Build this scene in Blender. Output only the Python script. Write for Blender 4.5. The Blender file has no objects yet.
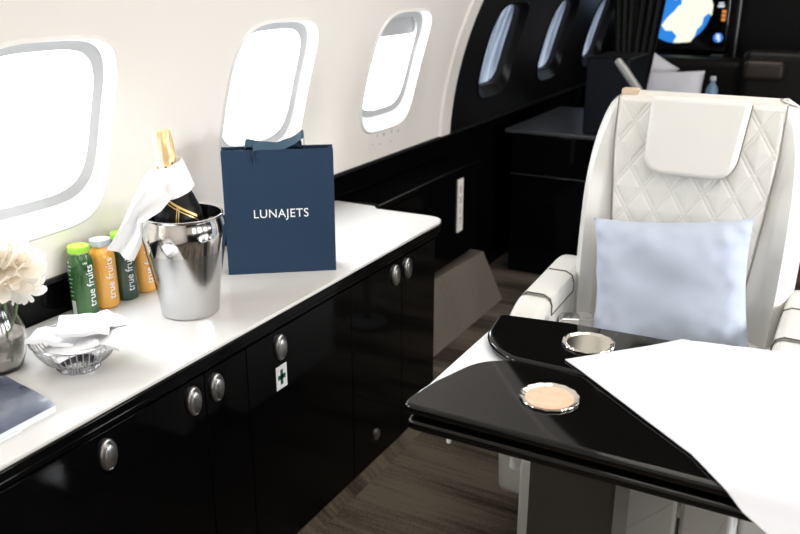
import bpy, bmesh, math, random
from mathutils import Vector, Matrix, noise
random.seed(7)
PI = math.pi
COL = bpy.context.scene.collection
ZF = -0.06            # floor level; counter and table tops are at 0.63
CX, CZ, RAD = -0.096, 0.651, 1.506   # cabin cross-section circle

# ------------------------------------------------------------------ materials
def mat(name, col, rough=0.5, metal=0.0, coat=0.0, bump=None, var=None, trans=0.0, emit=None, es=1.0, spec=0.5, sheen=0.0, ior=1.45, subsurf=0.0):
    m = bpy.data.materials.new(name); m.use_nodes = True
    nt = m.node_tree; b = nt.nodes['Principled BSDF']
    b.inputs['Base Color'].default_value = (*col, 1)
    b.inputs['Roughness'].default_value = rough
    b.inputs['Metallic'].default_value = metal
    b.inputs['Coat Weight'].default_value = coat
    b.inputs['Coat Roughness'].default_value = 0.04
    b.inputs['Transmission Weight'].default_value = trans
    b.inputs['Specular IOR Level'].default_value = spec
    b.inputs['IOR'].default_value = ior
    b.inputs['Sheen Weight'].default_value = sheen
    if emit:
        b.inputs['Emission Color'].default_value = (*emit, 1); b.inputs['Emission Strength'].default_value = es
    tc = nt.nodes.new('ShaderNodeTexCoord')
    if var:      # (second colour, scale, (sx,sy,sz), detail)
        c2, sc, st, det = var
        mp = nt.nodes.new('ShaderNodeMapping'); mp.inputs['Scale'].default_value = st
        nz = nt.nodes.new('ShaderNodeTexNoise'); nz.inputs['Scale'].default_value = sc; nz.inputs['Detail'].default_value = det
        rp = nt.nodes.new('ShaderNodeValToRGB'); rp.color_ramp.elements[0].position = .35; rp.color_ramp.elements[1].position = .65
        rp.color_ramp.elements[0].color = (*col, 1); rp.color_ramp.elements[1].color = (*c2, 1)
        nt.links.new(tc.outputs['Object'], mp.inputs[0]); nt.links.new(mp.outputs[0], nz.inputs['Vector'])
        nt.links.new(nz.outputs['Fac'], rp.inputs[0]); nt.links.new(rp.outputs[0], b.inputs['Base Color'])
    if bump:     # (scale, strength, distance)
        sc, stn, dist = bump
        nz = nt.nodes.new('ShaderNodeTexNoise'); nz.inputs['Scale'].default_value = sc; nz.inputs['Detail'].default_value = 4
        bp = nt.nodes.new('ShaderNodeBump'); bp.inputs['Strength'].default_value = stn; bp.inputs['Distance'].default_value = dist
        nt.links.new(tc.outputs['Object'], nz.inputs['Vector']); nt.links.new(nz.outputs['Fac'], bp.inputs['Height'])
        nt.links.new(bp.outputs[0], b.inputs['Normal'])
    return m

M = dict(
 cream=mat('cream_panel', (.85,.80,.745), .55),
 bezel=mat('cream_bezel', (.76,.74,.70), .4),
 grey=mat('grey_shade', (.47,.475,.485), .5),
 black=mat('black_lacquer', (.0018,.0018,.002), .06, coat=0, spec=.15),
 blackwall=mat('black_wall_panel', (.0045,.0045,.005), .34, spec=.22),
 blackm=mat('black_matte', (.008,.008,.009), .5, spec=.25),
 table=mat('table_lacquer', (.0035,.0033,.003), .045, spec=.5),
 counter=mat('white_counter', (.68,.672,.66), .22, coat=.15, var=((.66,.64,.61), 3.5, (1,.6,1), 3)),
 chrome=mat('chrome', (.80,.79,.78), .09, 1),
 brushed=mat('brushed_steel', (.62,.62,.63), .2, 1, bump=(90,.08,.002)),
 wire=mat('wire_steel', (.50,.50,.52), .22, 1),
 latch=mat('latch_steel', (.52,.52,.52), .28, 1),
 leather=mat('white_leather', (.66,.65,.615), .42, bump=(420,.18,.0008)),
 seamlight=mat('seam_stitch', (.26,.245,.215), .8),
 seam=mat('seam_dark', (.10,.095,.085), .8),
 cloth=mat('white_cloth', (.62,.625,.655), .85, bump=(300,.1,.0006)),
 napkin=mat('white_napkin', (.90,.90,.91), .85),
 pillow=mat('pale_blue_fabric', (.425,.475,.575), .8, bump=(260,.25,.0008), sheen=.2),
 wpillow=mat('white_pillow_fabric', (.85,.85,.93), .85),
 navy=mat('navy_paper', (.019,.042,.082), .5, spec=.25, bump=(500,.08,.0004)),
 ribbon=mat('navy_ribbon', (.03,.075,.12), .3),
 white=mat('white_print', (.9,.92,.95), .5),
 gold=mat('gold_foil', (.90,.64,.33), .38, .45, bump=(60,.5,.004)),
 goldline=mat('gold_print', (.75,.55,.2), .35, .8),
 darkglass=mat('dark_bottle_glass', (.006,.008,.006), .05, coat=.5),
 blabel=mat('black_label', (.005,.005,.005), .3, spec=.3),
 greenj=mat('green_juice', (.022,.085,.022), .12, coat=.8, var=((.035,.13,.03), 30, (1,1,.5), 2)),
 greenj2=mat('deep_green_juice', (.012,.055,.03), .12, coat=.8),
 orangej=mat('orange_juice', (.86,.40,.06), .12, coat=.8, var=((.90,.45,.08), 30, (1,1,.5), 2)),
 lime=mat('lime_lid', (.36,.72,.06), .35),
 clearlid=mat('silver_lid', (.62,.66,.68), .25, .3),
 glass=mat('clear_glass', (1,1,1), .0, trans=1, ior=1.45),
 magcover=mat('magazine_cover', (.05,.06,.10), .2, coat=.3, var=((.13,.15,.21), 14, (1,1,1), 5)),
 paper=mat('paper_edge', (.78,.84,.86), .7),
 petal=mat('cream_petal', (.98,.93,.84), .7),
 petal2=mat('ivory_petal', (.97,.96,.93), .7),
 leaf=mat('stem_green', (.12,.2,.08), .6),
 green=mat('safety_green', (.0,.11,.065), .5),
 red=mat('red_print', (.4,.05,.05), .5),
 strip=mat('photoluminescent_strip', (.75,.73,.69), .5),
 pedestal=mat('pedestal_lacquer', (.05,.045,.038), .12, coat=.3),
 cupfill=mat('tan_cork_liner', (.64,.42,.29), .7, bump=(300,.2,.001), var=((.69,.49,.35), 60, (1,1,1), 4)),
 chromewarm=mat('warm_chrome', (.84,.79,.70), .14, 1),
 drape=mat('black_drape', (.012,.012,.011), .7),
 drape2=mat('grey_drape_lining', (.10,.105,.09), .7),
 blind=mat('window_blind', (.30,.34,.42), .7),
 darkseat=mat('dark_brown_leather', (.010,.009,.0085), .45, spec=.25),
 steelarm=mat('grey_metal_arm', (.24,.24,.235), .35, .6),
 ocean=mat('screen_ocean', (.0,.0,.0), .5, emit=(.02,.19,.62), es=1.3),
 land=mat('screen_land', (.0,.0,.0), .5, emit=(.80,.86,.66), es=1.3),
 orangetx=mat('screen_orange', (.0,.0,.0), .5, emit=(.85,.28,.04), es=1.0),
 whitetx=mat('screen_white', (.0,.0,.0), .5, emit=(.75,.8,.85), es=1.0),
 screenoff=mat('screen_black', (.003,.003,.004), .1),
)
# carpet with cross-wise stripes
def carpet():
    m = bpy.data.materials.new('striped_carpet'); m.use_nodes = True
    nt = m.node_tree; b = nt.nodes['Principled BSDF']; b.inputs['Roughness'].default_value = .95
    b.inputs['Specular IOR Level'].default_value = .1
    tc = nt.nodes.new('ShaderNodeTexCoord')
    mp = nt.nodes.new('ShaderNodeMapping'); mp.inputs['Scale'].default_value = (1.2, 16, 1)
    n1 = nt.nodes.new('ShaderNodeTexNoise'); n1.inputs['Scale'].default_value = 3; n1.inputs['Detail'].default_value = 6
    mp2 = nt.nodes.new('ShaderNodeMapping'); mp2.inputs['Scale'].default_value = (.7, 3.2, 1)
    n2 = nt.nodes.new('ShaderNodeTexNoise'); n2.inputs['Scale'].default_value = 2; n2.inputs['Detail'].default_value = 1
    n3 = nt.nodes.new('ShaderNodeTexNoise'); n3.inputs['Scale'].default_value = 260; n3.inputs['Detail'].default_value = 3
    for a, c in ((mp, n1), (mp2, n2)):
        nt.links.new(tc.outputs['Object'], a.inputs[0]); nt.links.new(a.outputs[0], c.inputs['Vector'])
    nt.links.new(tc.outputs['Object'], n3.inputs['Vector'])
    ad = nt.nodes.new('ShaderNodeMath'); ad.operation = 'MULTIPLY_ADD'; ad.inputs[1].default_value = .45
    nt.links.new(n1.outputs['Fac'], ad.inputs[0]); 
    m2 = nt.nodes.new('ShaderNodeMath'); m2.operation = 'MULTIPLY'; m2.inputs[1].default_value = .75
    nt.links.new(n2.outputs['Fac'], m2.inputs[0]); nt.links.new(m2.outputs[0], ad.inputs[2])
    m3 = nt.nodes.new('ShaderNodeMath'); m3.operation = 'MULTIPLY_ADD'; m3.inputs[1].default_value = .35
    nt.links.new(n3.outputs['Fac'], m3.inputs[0]); nt.links.new(ad.outputs[0], m3.inputs[2])
    rp = nt.nodes.new('ShaderNodeValToRGB')
    rp.color_ramp.elements[0].position = .66; rp.color_ramp.elements[0].color = (.048,.037,.028, 1)
    rp.color_ramp.elements[1].position = .89; rp.color_ramp.elements[1].color = (.165,.136,.105, 1)
    nt.links.new(m3.outputs[0], rp.inputs[0]); nt.links.new(rp.outputs[0], b.inputs['Base Color'])
    bp = nt.nodes.new('ShaderNodeBump'); bp.inputs['Strength'].default_value = .5; bp.inputs['Distance'].default_value = .004
    nt.links.new(n3.outputs['Fac'], bp.inputs['Height']); nt.links.new(bp.outputs[0], b.inputs['Normal'])
    return m
M['carpet'] = carpet()
M['carpetside'] = mat('beige_carpet_riser', (.125,.108,.09), .95, var=((.18,.155,.13), 200, (1,1,1), 4), bump=(300,.4,.003), spec=.1)
# translucent blind
def pane_mat():
    m = bpy.data.materials.new('window_pane'); m.use_nodes = True; nt = m.node_tree
    for n in list(nt.nodes): nt.nodes.remove(n)
    o = nt.nodes.new('ShaderNodeOutputMaterial'); mx = nt.nodes.new('ShaderNodeMixShader'); mx.inputs[0].default_value = .08
    t = nt.nodes.new('ShaderNodeBsdfTransparent'); g = nt.nodes.new('ShaderNodeBsdfGlossy'); g.inputs['Roughness'].default_value = .05
    t.inputs[0].default_value = (.96,.98,1,1)
    nt.links.new(t.outputs[0], mx.inputs[1]); nt.links.new(g.outputs[0], mx.inputs[2]); nt.links.new(mx.outputs[0], o.inputs[0])
    return m
M['pane'] = pane_mat()
def blind_mat():
    m = bpy.data.materials.new('translucent_blind'); m.use_nodes = True; nt = m.node_tree; b = nt.nodes['Principled BSDF']
    b.inputs['Base Color'].default_value = (.32,.36,.44,1); b.inputs['Roughness'].default_value = .8
    t = nt.nodes.new('ShaderNodeBsdfTranslucent'); mx = nt.nodes.new('ShaderNodeMixShader'); mx.inputs[0].default_value = .6
    tc = nt.nodes.new('ShaderNodeTexCoord'); mp = nt.nodes.new('ShaderNodeMapping'); mp.inputs['Scale'].default_value = (1, 26, .8)
    nz = nt.nodes.new('ShaderNodeTexNoise'); nz.inputs['Scale'].default_value = 1.6; rp = nt.nodes.new('ShaderNodeValToRGB')
    rp.color_ramp.elements[0].position = .38; rp.color_ramp.elements[0].color = (.10,.12,.16,1)
    rp.color_ramp.elements[1].position = .62; rp.color_ramp.elements[1].color = (.82,.90,1,1)
    nt.links.new(tc.outputs['Object'], mp.inputs[0]); nt.links.new(mp.outputs[0], nz.inputs['Vector']); nt.links.new(nz.outputs['Fac'], rp.inputs[0]); nt.links.new(rp.outputs[0], t.inputs[0])
    nt.links.new(b.outputs[0], mx.inputs[1]); nt.links.new(t.outputs[0], mx.inputs[2]); nt.links.new(mx.outputs[0], nt.nodes['Material Output'].inputs[0])
    return m
M['blind'] = blind_mat()

def petal_mat(m):
    nt = m.node_tree; b = nt.nodes['Principled BSDF']; t = nt.nodes.new('ShaderNodeBsdfTranslucent'); t.inputs[0].default_value = b.inputs['Base Color'].default_value
    mx = nt.nodes.new('ShaderNodeMixShader'); mx.inputs[0].default_value = .5
    nt.links.new(b.outputs[0], mx.inputs[1]); nt.links.new(t.outputs[0], mx.inputs[2]); nt.links.new(mx.outputs[0], nt.nodes['Material Output'].inputs[0])
petal_mat(M['petal']); petal_mat(M['petal2'])
# ------------------------------------------------------------------ object helpers
def link(name, bm, m, parent=None, smooth=True, loc=None):
    bmesh.ops.recalc_face_normals(bm, faces=bm.faces[:])
    me = bpy.data.meshes.new(name); bm.to_mesh(me); bm.free()
    o = bpy.data.objects.new(name, me); COL.objects.link(o)
    for mm in (m if isinstance(m, (list, tuple)) else [m]): me.materials.append(mm)
    if smooth:
        me.polygons.foreach_set('use_smooth', [True]*len(me.polygons))
        try: me.set_sharp_from_angle(angle=math.radians(38))
        except Exception: pass
    if smooth and len(me.vertices) < 4000:
        wn = o.modifiers.new('weighted_normals', 'WEIGHTED_NORMAL'); wn.keep_sharp = True; wn.weight = 100
    if loc: o.location = loc
    if parent: o.parent = parent
    return o
def tag(o, label, cat, group=None, kind=None):
    o['label'] = label; o['category'] = cat
    if group: o['group'] = group
    if kind: o['kind'] = kind
    return o
def thing(name, label, cat, loc=(0,0,0), rz=0, group=None):
    o = bpy.data.objects.new(name, None); COL.objects.link(o); o.empty_display_size = .05
    o.location = loc; o.rotation_euler = (0,0,rz)
    return tag(o, label, cat, group)
def struct(o, label=None):
    o['kind'] = 'structure'
    if label: o['label'] = label; 
    return o
def B(): return bmesh.new()
def box(bm, x0,x1,y0,y1,z0,z1, bev=0, seg=2):
    vs = [bm.verts.new((x,y,z)) for x in (x0,x1) for y in (y0,y1) for z in (z0,z1)]
    fs = [bm.faces.new([vs[i] for i in f]) for f in ((0,1,3,2),(4,6,7,5),(0,4,5,1),(2,3,7,6),(0,2,6,4),(1,5,7,3))]
    if bev:
        es = list({e for f in fs for e in f.edges})
        bmesh.ops.bevel(bm, geom=es, offset=bev, segments=seg, profile=.5, affect='EDGES')
    return bm
def lathe(bm, prof, n=40, c=(0,0,0), rot=None, scale=(1,1,1), mod=None):
    rings = []
    for r, z in prof:
        ring = []
        for i in range(n):
            a = 2*PI*i/n; rr = r*(mod(a, z) if mod else 1)
            v = Vector((rr*math.cos(a)*scale[0], rr*math.sin(a)*scale[1], z*scale[2]))
            if rot: v = rot @ v
            ring.append(bm.verts.new(v + Vector(c)))
        rings.append(ring)
    for a, b in zip(rings, rings[1:]):
        for i in range(n):
            j = (i+1) % n
            try: bm.faces.new((a[i],a[j],b[j],b[i]))
            except ValueError: pass
    for ring in (rings[0], rings[-1]):
        try: bm.faces.new(ring)
        except ValueError: pass
    return bm
def tube(bm, pts, r, n=8, closed=False):
    pts = [Vector(p) for p in pts]; rings = []; up = None; N = len(pts)
    for i, p in enumerate(pts):
        a = pts[(i-1) % N] if (closed or i > 0) else p
        b = pts[(i+1) % N] if (closed or i < N-1) else p
        t = (b-a).normalized()
        if up is None: up = t.orthogonal().normalized()
        up = (up - t*up.dot(t)).normalized(); s = t.cross(up)
        rr = r[i] if isinstance(r, (list,tuple)) else r
        rings.append([bm.verts.new(p + (up*math.cos(2*PI*k/n) + s*math.sin(2*PI*k/n))*rr) for k in range(n)])
    prs = list(zip(rings, rings[1:])) + ([(rings[-1], rings[0])] if closed else [])
    for a, b in prs:
        for k in range(n): bm.faces.new((a[k],a[(k+1)%n],b[(k+1)%n],b[k]))
    if not closed:
        bm.faces.new(rings[0]); bm.faces.new(rings[-1])
    return bm
def rounded(pts, r, n=6):
    """round the corners of a polygon; r scalar or list"""
    out = []; N = len(pts)
    for i, p in enumerate(pts):
        p = Vector(p); a = Vector(pts[i-1]); b = Vector(pts[(i+1)%N])
        rr = r[i] if isinstance(r, (list,tuple)) else r
        if rr <= 0: out.append(p); continue
        d1 = (a-p); d2 = (b-p); q = min(rr, d1.length*.49, d2.length*.49)
        s = p + d1.normalized()*q; e = p + d2.normalized()*q
        for k in range(n+1):
            t = k/n; out.append(s*(1-t)**2 + p*2*t*(1-t) + e*t*t)
    return out
def offset_poly(pts, d):
    N = len(pts); area = sum(pts[i-1].x*pts[i].y - pts[i].x*pts[i-1].y for i in range(N))
    sg = 1 if area > 0 else -1; out = []
    for i in range(N):
        a, p, b = pts[i-1], pts[i], pts[(i+1)%N]
        e1 = (p-a); e2 = (b-p)
        if e1.length < 1e-7: e1 = e2
        if e2.length < 1e-7: e2 = e1
        n1 = Vector((-e1.y, e1.x)).normalized()*sg; n2 = Vector((-e2.y, e2.x)).normalized()*sg
        n = (n1+n2); n = n.normalized() if n.length > 1e-6 else n1
        k = max(.5, n.dot(n1))
        out.append(p + n*(d/k))
    return out
def rslab(bm, outline, h0, h1, r, f, n=4, r0=None):
    """extruded outline with rounded rims; f(u, v, h) gives the 3D point"""
    pts = [Vector(p) for p in outline]; levels = []
    r0 = r if r0 is None else r0
    for k in range(n+1):
        a = PI/2*k/n; levels.append((r0*(1-math.sin(a)), h0 + r0*(1-math.cos(a))))
    for k in range(n+1):
        a = PI/2*k/n; levels.append((r*(1-math.cos(a)), h1 - r*(1-math.sin(a))))
    rings = []
    for off, h in levels:
        rings.append([bm.verts.new(f(p.x, p.y, h)) for p in offset_poly(pts, off)])
    N = len(pts)
    for a, b in zip(rings, rings[1:]):
        for i in range(N): bm.faces.new((a[i],a[(i+1)%N],b[(i+1)%N],b[i]))
    bm.faces.new(rings[0]); bm.faces.new(rings[-1])
    return bm
def sol(bm, thickness=.001):
    bmesh.ops.recalc_face_normals(bm, faces=bm.faces[:])
    bmesh.ops.solidify(bm, geom=bm.faces[:], thickness=thickness)
XY = lambda u,v,h: Vector((u,v,h))
def text_mesh(body, size, ext=.0003, shear=0.0, space=1.0):
    cu = bpy.data.curves.new('t', 'FONT'); cu.body = body; cu.size = size; cu.extrude = ext
    cu.align_x = 'CENTER'; cu.align_y = 'CENTER'; cu.shear = shear; cu.space_character = space; cu.resolution_u = 4
    o = bpy.data.objects.new('t', cu); COL.objects.link(o)
    dg = bpy.context.evaluated_depsgraph_get(); dg.update()
    me = bpy.data.meshes.new_from_object(o.evaluated_get(dg))
    bm = B(); bm.from_mesh(me); bpy.data.objects.remove(o); bpy.data.meshes.remove(me)
    return bm

# ------------------------------------------------------------------ cabin shell
def W(side, y, th, d=0.0):
    """point on the curved side wall: th = angle above the cabin's centre height, d = depth outward"""
    R = RAD + d
    return Vector((CX + side*R*math.cos(th), y, CZ + R*math.sin(th)))
TH0 = math.asin((.727-CZ)/RAD); TH1 = 1.18
TW0, TW1 = .124, .424     # window opening, bottom and top
def rr_outline(y, t, hy, ht, n=48, p=4.2, shift=0):
    out = []
    for i in range(n):
        a = 2*PI*i/n; c, s = math.cos(a), math.sin(a)
        out.append((y + hy*math.copysign(abs(c)**(2/p), c), t + ht*math.copysign(abs(s)**(2/p), s)))
    return out
def wall_section(side, wins, ya, yb, m, name, slant=None, th0=TH0):
    """a run of curved wall with rounded window openings"""
    bm = B(); tm = (TW0+TW1)/2; ht = (TW1-TW0)/2; hy = .197
    ys = [ya]; cells = []
    for i, c in enumerate(wins):
        a = ya if i == 0 else (wins[i-1]+c)/2
        b = yb if i == len(wins)-1 else (c+wins[i+1])/2
        cells.append((a, b, c))
    tA, tB = th0, .62
    for a, b, c in cells:
        hole = rr_outline(c, tm, hy, ht)
        n = len(hole); outer = []
        for i in range(n):
            an = 2*PI*i/n; cs, sn = math.cos(an), math.sin(an)
            # ray to the cell rectangle
            ky = ((b-c) if cs > 0 else (c-a))/max(abs(cs), 1e-6)
            kt = ((tB-tm) if sn > 0 else (tm-tA))/max(abs(sn), 1e-6)
            k = min(ky, kt); outer.append([c + cs*k, tm + sn*k])
        # snap nearest ring points to the corners
        for cy, ct in ((a,tA),(a,tB),(b,tA),(b,tB)):
            j = min(range(n), key=lambda q: (outer[q][0]-cy)**2 + (outer[q][1]-ct)**2)
            outer[j] = [cy, ct]
        rings = []
        K = 5
        for k in range(K+1):
            f = k/K
            rings.append([bm.verts.new(W(side, hole[i][0]*(1-f)+outer[i][0]*f, hole[i][1]*(1-f)+outer[i][1]*f)) for i in range(n)])
        for r0, r1 in zip(rings, rings[1:]):
            for i in range(n): bm.faces.new((r0[i], r0[(i+1)%n], r1[(i+1)%n], r1[i]))
    # band above the windows
    nt = 10; ny = 6
    g = [[bm.verts.new(W(side, ya+(yb-ya)*i/ny, tB+(TH1-tB)*j/nt)) for j in range(nt+1)] for i in range(ny+1)]
    for i in range(ny):
        for j in range(nt): bm.faces.new((g[i][j], g[i+1][j], g[i+1][j+1], g[i][j+1]))
    bmesh.ops.remove_doubles(bm, verts=bm.verts[:], dist=.0008)
    o = link(name, bm, m); return struct(o)
def ringstrip(bm, side, o1, d1, o2, d2, steps=1):
    n = len(o1); rings = []
    for k in range(steps+1):
        f = k/steps
        rings.append([bm.verts.new(W(side, o1[i][0]*(1-f)+o2[i][0]*f, o1[i][1]*(1-f)+o2[i][1]*f, d1*(1-f)+d2*f)) for i in range(n)])
    for r0, r1 in zip(rings, rings[1:]):
        for i in range(n): bm.faces.new((r0[i], r0[(i+1)%n], r1[(i+1)%n], r1[i]))
def window(side, c, idx, dark=False, blind=False, shade=.0):
    tm = (TW0+TW1)/2; ht = (TW1-TW0)/2; hy = .197
    O = rr_outline(c, tm, hy, ht); lip = rr_outline(c, tm, hy+.007, ht+.005)
    I1 = rr_outline(c, tm+.010, hy-.009, ht-.022, p=4.0); I2 = rr_outline(c, tm+.010, hy-.031, ht-.037, p=3.8)
    if dark: I2 = rr_outline(c, tm+.006, hy-.020, ht-.026, p=3.8); I1 = rr_outline(c, tm+.006, hy-.014, ht-.022, p=4)
    I3 = I2
    root = bpy.data.objects.new('window_%d' % idx, None); COL.objects.link(root); root.location = W(side, c, TW0); struct(root)
    inv = Matrix.Translation(-root.location)
    def lk(name, bm, m):
        bm.transform(inv); return link(name, bm, m, root)
    bm = B(); ringstrip(bm, side, lip, 0, O, -.006); ringstrip(bm, side, O, -.006, I1, .026, 4)
    bmesh.ops.remove_doubles(bm, verts=bm.verts[:], dist=.0001)
    lk('window_bezel', bm, M['blackwall'] if dark else M['bezel'])
    bm = B(); ringstrip(bm, side, I1, .026, I2, .032); ringstrip(bm, side, I2, .032, I3, .060)
    lk('window_frame', bm, M['blackm'] if dark else M['grey'])
    bm = B(); cen = bm.verts.new(W(side, c, tm+.004, .057)); vs = [bm.verts.new(W(side, y, t, .057)) for y, t in I3]
    for i in range(len(vs)): bm.faces.new((cen, vs[i], vs[(i+1)%len(vs)]))
    lk('window_pane', bm, M['pane'])
    if shade > 0:
        # roller shade pulled part of the way down behind the frame
        bm = B(); t1 = tm+.010+ht-.035; t0 = t1-shade; n = 10
        for j in range(n):
            y0 = c-.175+.35*j/n; y1 = c-.175+.35*(j+1)/n
            q = []
            for y, t in ((y0,t0),(y1,t0),(y1,t1),(y0,t1)): q.append(bm.verts.new(W(side, y, t, .046)))
            bm.faces.new(q)
            q = [bm.verts.new(W(side, y, t, .050)) for y, t in ((y0,t0),(y1,t0),(y1,t1),(y0,t1))]
            bm.faces.new(q)
        lk('roller_shade', bm, M['grey'])
    if blind:
        bm = B(); n = 90; t0, t1 = TW0+.02, TW1-.02; rows = []
        for j in (0, .25, .5, .75, 1):
            rows.append([bm.verts.new(W(side, c-.27+.54*i/n, t0+(t1-t0)*j, .082+.010*math.sin(i*.9)+.006*math.sin(i*.37+1))) for i in range(n+1) if True])
        for r0, r1 in zip(rows, rows[1:]):
            for i in range(n):
                bm.faces.new((r0[i], r0[i+1], r1[i+1], r1[i]))
        lk('gathered_blind', bm, M['blind'])
    return root

CREAM = [.43, 1.225, 2.035, 2.80]; DARK = [3.84, 4.63, 5.43]
YA = 3.388; Y0 = -.9; Y1 = 6.25
wall_section(-1, CREAM, Y0, YA, M['cream'], 'wall_left')
wall_section(-1, DARK, YA, Y1, M['blackwall'], 'wall_left_aft')
wall_section(1, CREAM, Y0, YA, M['cream'], 'wall_right')
wall_section(1, DARK, YA, Y1, M['blackwall'], 'wall_right_aft')
k = 1
for c in CREAM:
    window(-1, c, k, shade={2.80: .050, 2.035: .006, 1.225: .004}.get(c, .01)); k += 1
for c in DARK: window(-1, c, k, dark=True, blind=True); k += 1
for c in CREAM: window(1, c, k); k += 1
for c in DARK: window(1, c, k, dark=True, blind=True); k += 1

# raised cream arch rim where the light panelling stops
def strip_on_wall(name, m, y0, y1, t0, t1, d, n=30, side=-1):
    bm = B(); prof = [(y0, 0), (y0+.006, d), (y1-.006, d), (y1, 0)]
    rows = [[bm.verts.new(W(side, y, t0+(t1-t0)*i/n, -dd)) for y, dd in prof] for i in range(n+1)]
    for a, b in zip(rows, rows[1:]):
        for j in range(3): bm.faces.new((a[j], a[j+1], b[j+1], b[j]))
    return struct(link(name, bm, m))
strip_on_wall('trim_1', M['cream'], YA-.10, YA+.004, TH0, TH1, .010)
# thin grey rub strip at the bottom rim of the cream panelling, and the dado below
bm = B()
for side, nm in ((-1, 'trim_2'), (1, 'trim_3')):
    bm = B(); p = W(side, 0, TH0)
    box(bm, p.x-.010, p.x+.010, Y0, Y1, p.z-.010, p.z+.0015, .002)
    struct(link(nm, bm, M['blackm']))
for side, nm in ((-1, 'wall_dado_left'), (1, 'wall_dado_right')):
    bm = B(); p = W(side, 0, TH0)
    pts = [(p.x, p.z-.002), (p.x+side*.012, .62), (p.x+side*.012, .3), (p.x+side*.012, ZF)]
    rows = [[bm.verts.new((x, y, z)) for x, z in pts] for y in (Y0, Y1)]
    for j in range(len(pts)-1): bm.faces.new((rows[0][j], rows[0][j+1], rows[1][j+1], rows[1][j]))
    struct(link(nm, bm, M['black']))
bm = B(); box(bm, -1.62, 1.43, Y0, Y1, ZF-.04, ZF); struct(link('floor', bm, M['carpet'], smooth=False))
pL, pR = W(-1, 0, TH1), W(1, 0, TH1)
def ceil(name, y0, y1, m):
    bm = B(); n = 12
    pts = [(pL.x + (pR.x-pL.x)*i/n, pL.z + .06*math.sin(PI*i/n)) for i in range(n+1)]
    a = [bm.verts.new((x, y0, z)) for x, z in pts]; b = [bm.verts.new((x, y1, z)) for x, z in pts]
    for i in range(n): bm.faces.new((a[i], a[i+1], b[i+1], b[i]))
    struct(link(name, bm, m))
ceil('ceiling', Y0, YA, M['cream']); ceil('ceiling_aft', YA, Y1, M['blackwall'])
def bulk(name, y, m):
    bm = B(); n = 24
    vs = [bm.verts.new((1.42, y, ZF))] + [bm.verts.new(W(1, y, TH0+(TH1-TH0)*i/n)) for i in range(n+1)]
    vs += [bm.verts.new(W(-1, y, TH1-(TH1-TH0)*i/n)) for i in range(n+1)] + [bm.verts.new((-1.61, y, ZF))]
    bm.faces.new(vs); struct(link(name, bm, m, smooth=False))
bulk('wall_front', Y0, M['cream']); bulk('wall_back', Y1, M['blackwall'])

# outlet marks under the third window
syms = []
for y, t, hy, ht in ((2.75,.112,.010,.006),(2.80,.110,.012,.009),(2.86,.112,.008,.010),(2.915,.108,.010,.006),(2.78,.088,.012,.003),(2.86,.086,.014,.003),(2.72,.093,.006,.004)):
    bm = B(); q = [bm.verts.new(W(-1, y+a, t+b, -.0015)) for a, b in ((-hy*.5,-ht*.5),(hy*.5,-ht*.5),(hy*.5,ht*.5),(-hy*.5,ht*.5))]
    bm.faces.new(q); syms.append(link('switch_symbol', bm, M['grey'], smooth=False))
bm = B(); o_ = [(y, t) for y, t in rr_outline(2.83, .100, .135, .026, 32, 6)]
va = [bm.verts.new(W(-1, y, t, -.001)) for y, t in o_]; vb = [bm.verts.new(W(-1, y, t, 0.002)) for y, t in o_]
bm.faces.new(va)
for i in range(32): bm.faces.new((va[i], va[(i+1)%32], vb[(i+1)%32], vb[i]))
pl = link('switch_panel', bm, M['cream']); tag(pl, 'small cream switch panel with faint grey symbols under the window nearest the black section', 'switch panel')
for q in syms: q.parent = pl

# ------------------------------------------------------------------ side cabinet
XF = -1.165; YE = 2.385
cab = thing('side_cabinet', 'long black lacquered cabinet with chrome latches under the white countertop', 'cabinet', (-1.36, 1.0, ZF))
def cl(name, bm, m, root, **k):
    bm.transform(Matrix.Translation(-Vector((root.parent or root).location))); return link(name, bm, m, root, **k)
bm = B(); box(bm, -1.55, XF-.014, Y0+.02, YE, -.034, .598, .004); cl('body', bm, M['black'], cab)
bm = B()
vs = []
rows = [[bm.verts.new((x, y, z)) for x, z in ((XF-.03, ZF), (XF-.03, -.034), (XF-.003, -.034), (-1.138, ZF+.001))] for y in (Y0+.02, YE+.01)]
for j in range(3): bm.faces.new((rows[0][j], rows[0][j+1], rows[1][j+1], rows[1][j]))
bm.faces.new(rows[0]); bm.faces.new(rows[1])
cl('carpeted_kickboard', bm, M['carpet'], cab, smooth=False)
# doors and the latch of each
seams = [Y0+.03, .10, .62, 1.255, 1.40, 1.86, 2.155, YE]
latches = [(.975,.532), (1.216,.533), (1.291,.532), (1.529,.534), (2.112,.537), (2.189,.536)]
def latch_bm(y, z, r=.034):
    bm = B(); rot = Matrix.Rotation(PI/2, 3, 'Y')
    sc = (1, .62, 1)
    lathe(bm, [(r,0),(r,.004),(r*.95,.0070),(r*.88,.0085),(r*.80,.006),(r*.76,.0035)], 36, (XF, y, z), rot, sc)
    return bm
def latch_btn(y, z, r=.034):
    bm = B(); rot = Matrix.Rotation(PI/2, 3, 'Y')
    lathe(bm, [(r*.74,.003),(r*.74,.008),(r*.66,.0105),(r*.3,.0120),(.0005,.0122)], 32, (XF, y+.002, z-.0045), rot, (1,.60,1))
    return bm
door_of = []
for i in range(len(seams)-1):
    a, b = seams[i]+.0012, seams[i+1]-.0012
    bm = B(); box(bm, XF-.014, XF, a, b, -.030, .580, .0015)
    d = cl('door', bm, M['black'], cab); door_of.append((seams[i], seams[i+1], d))
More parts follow.
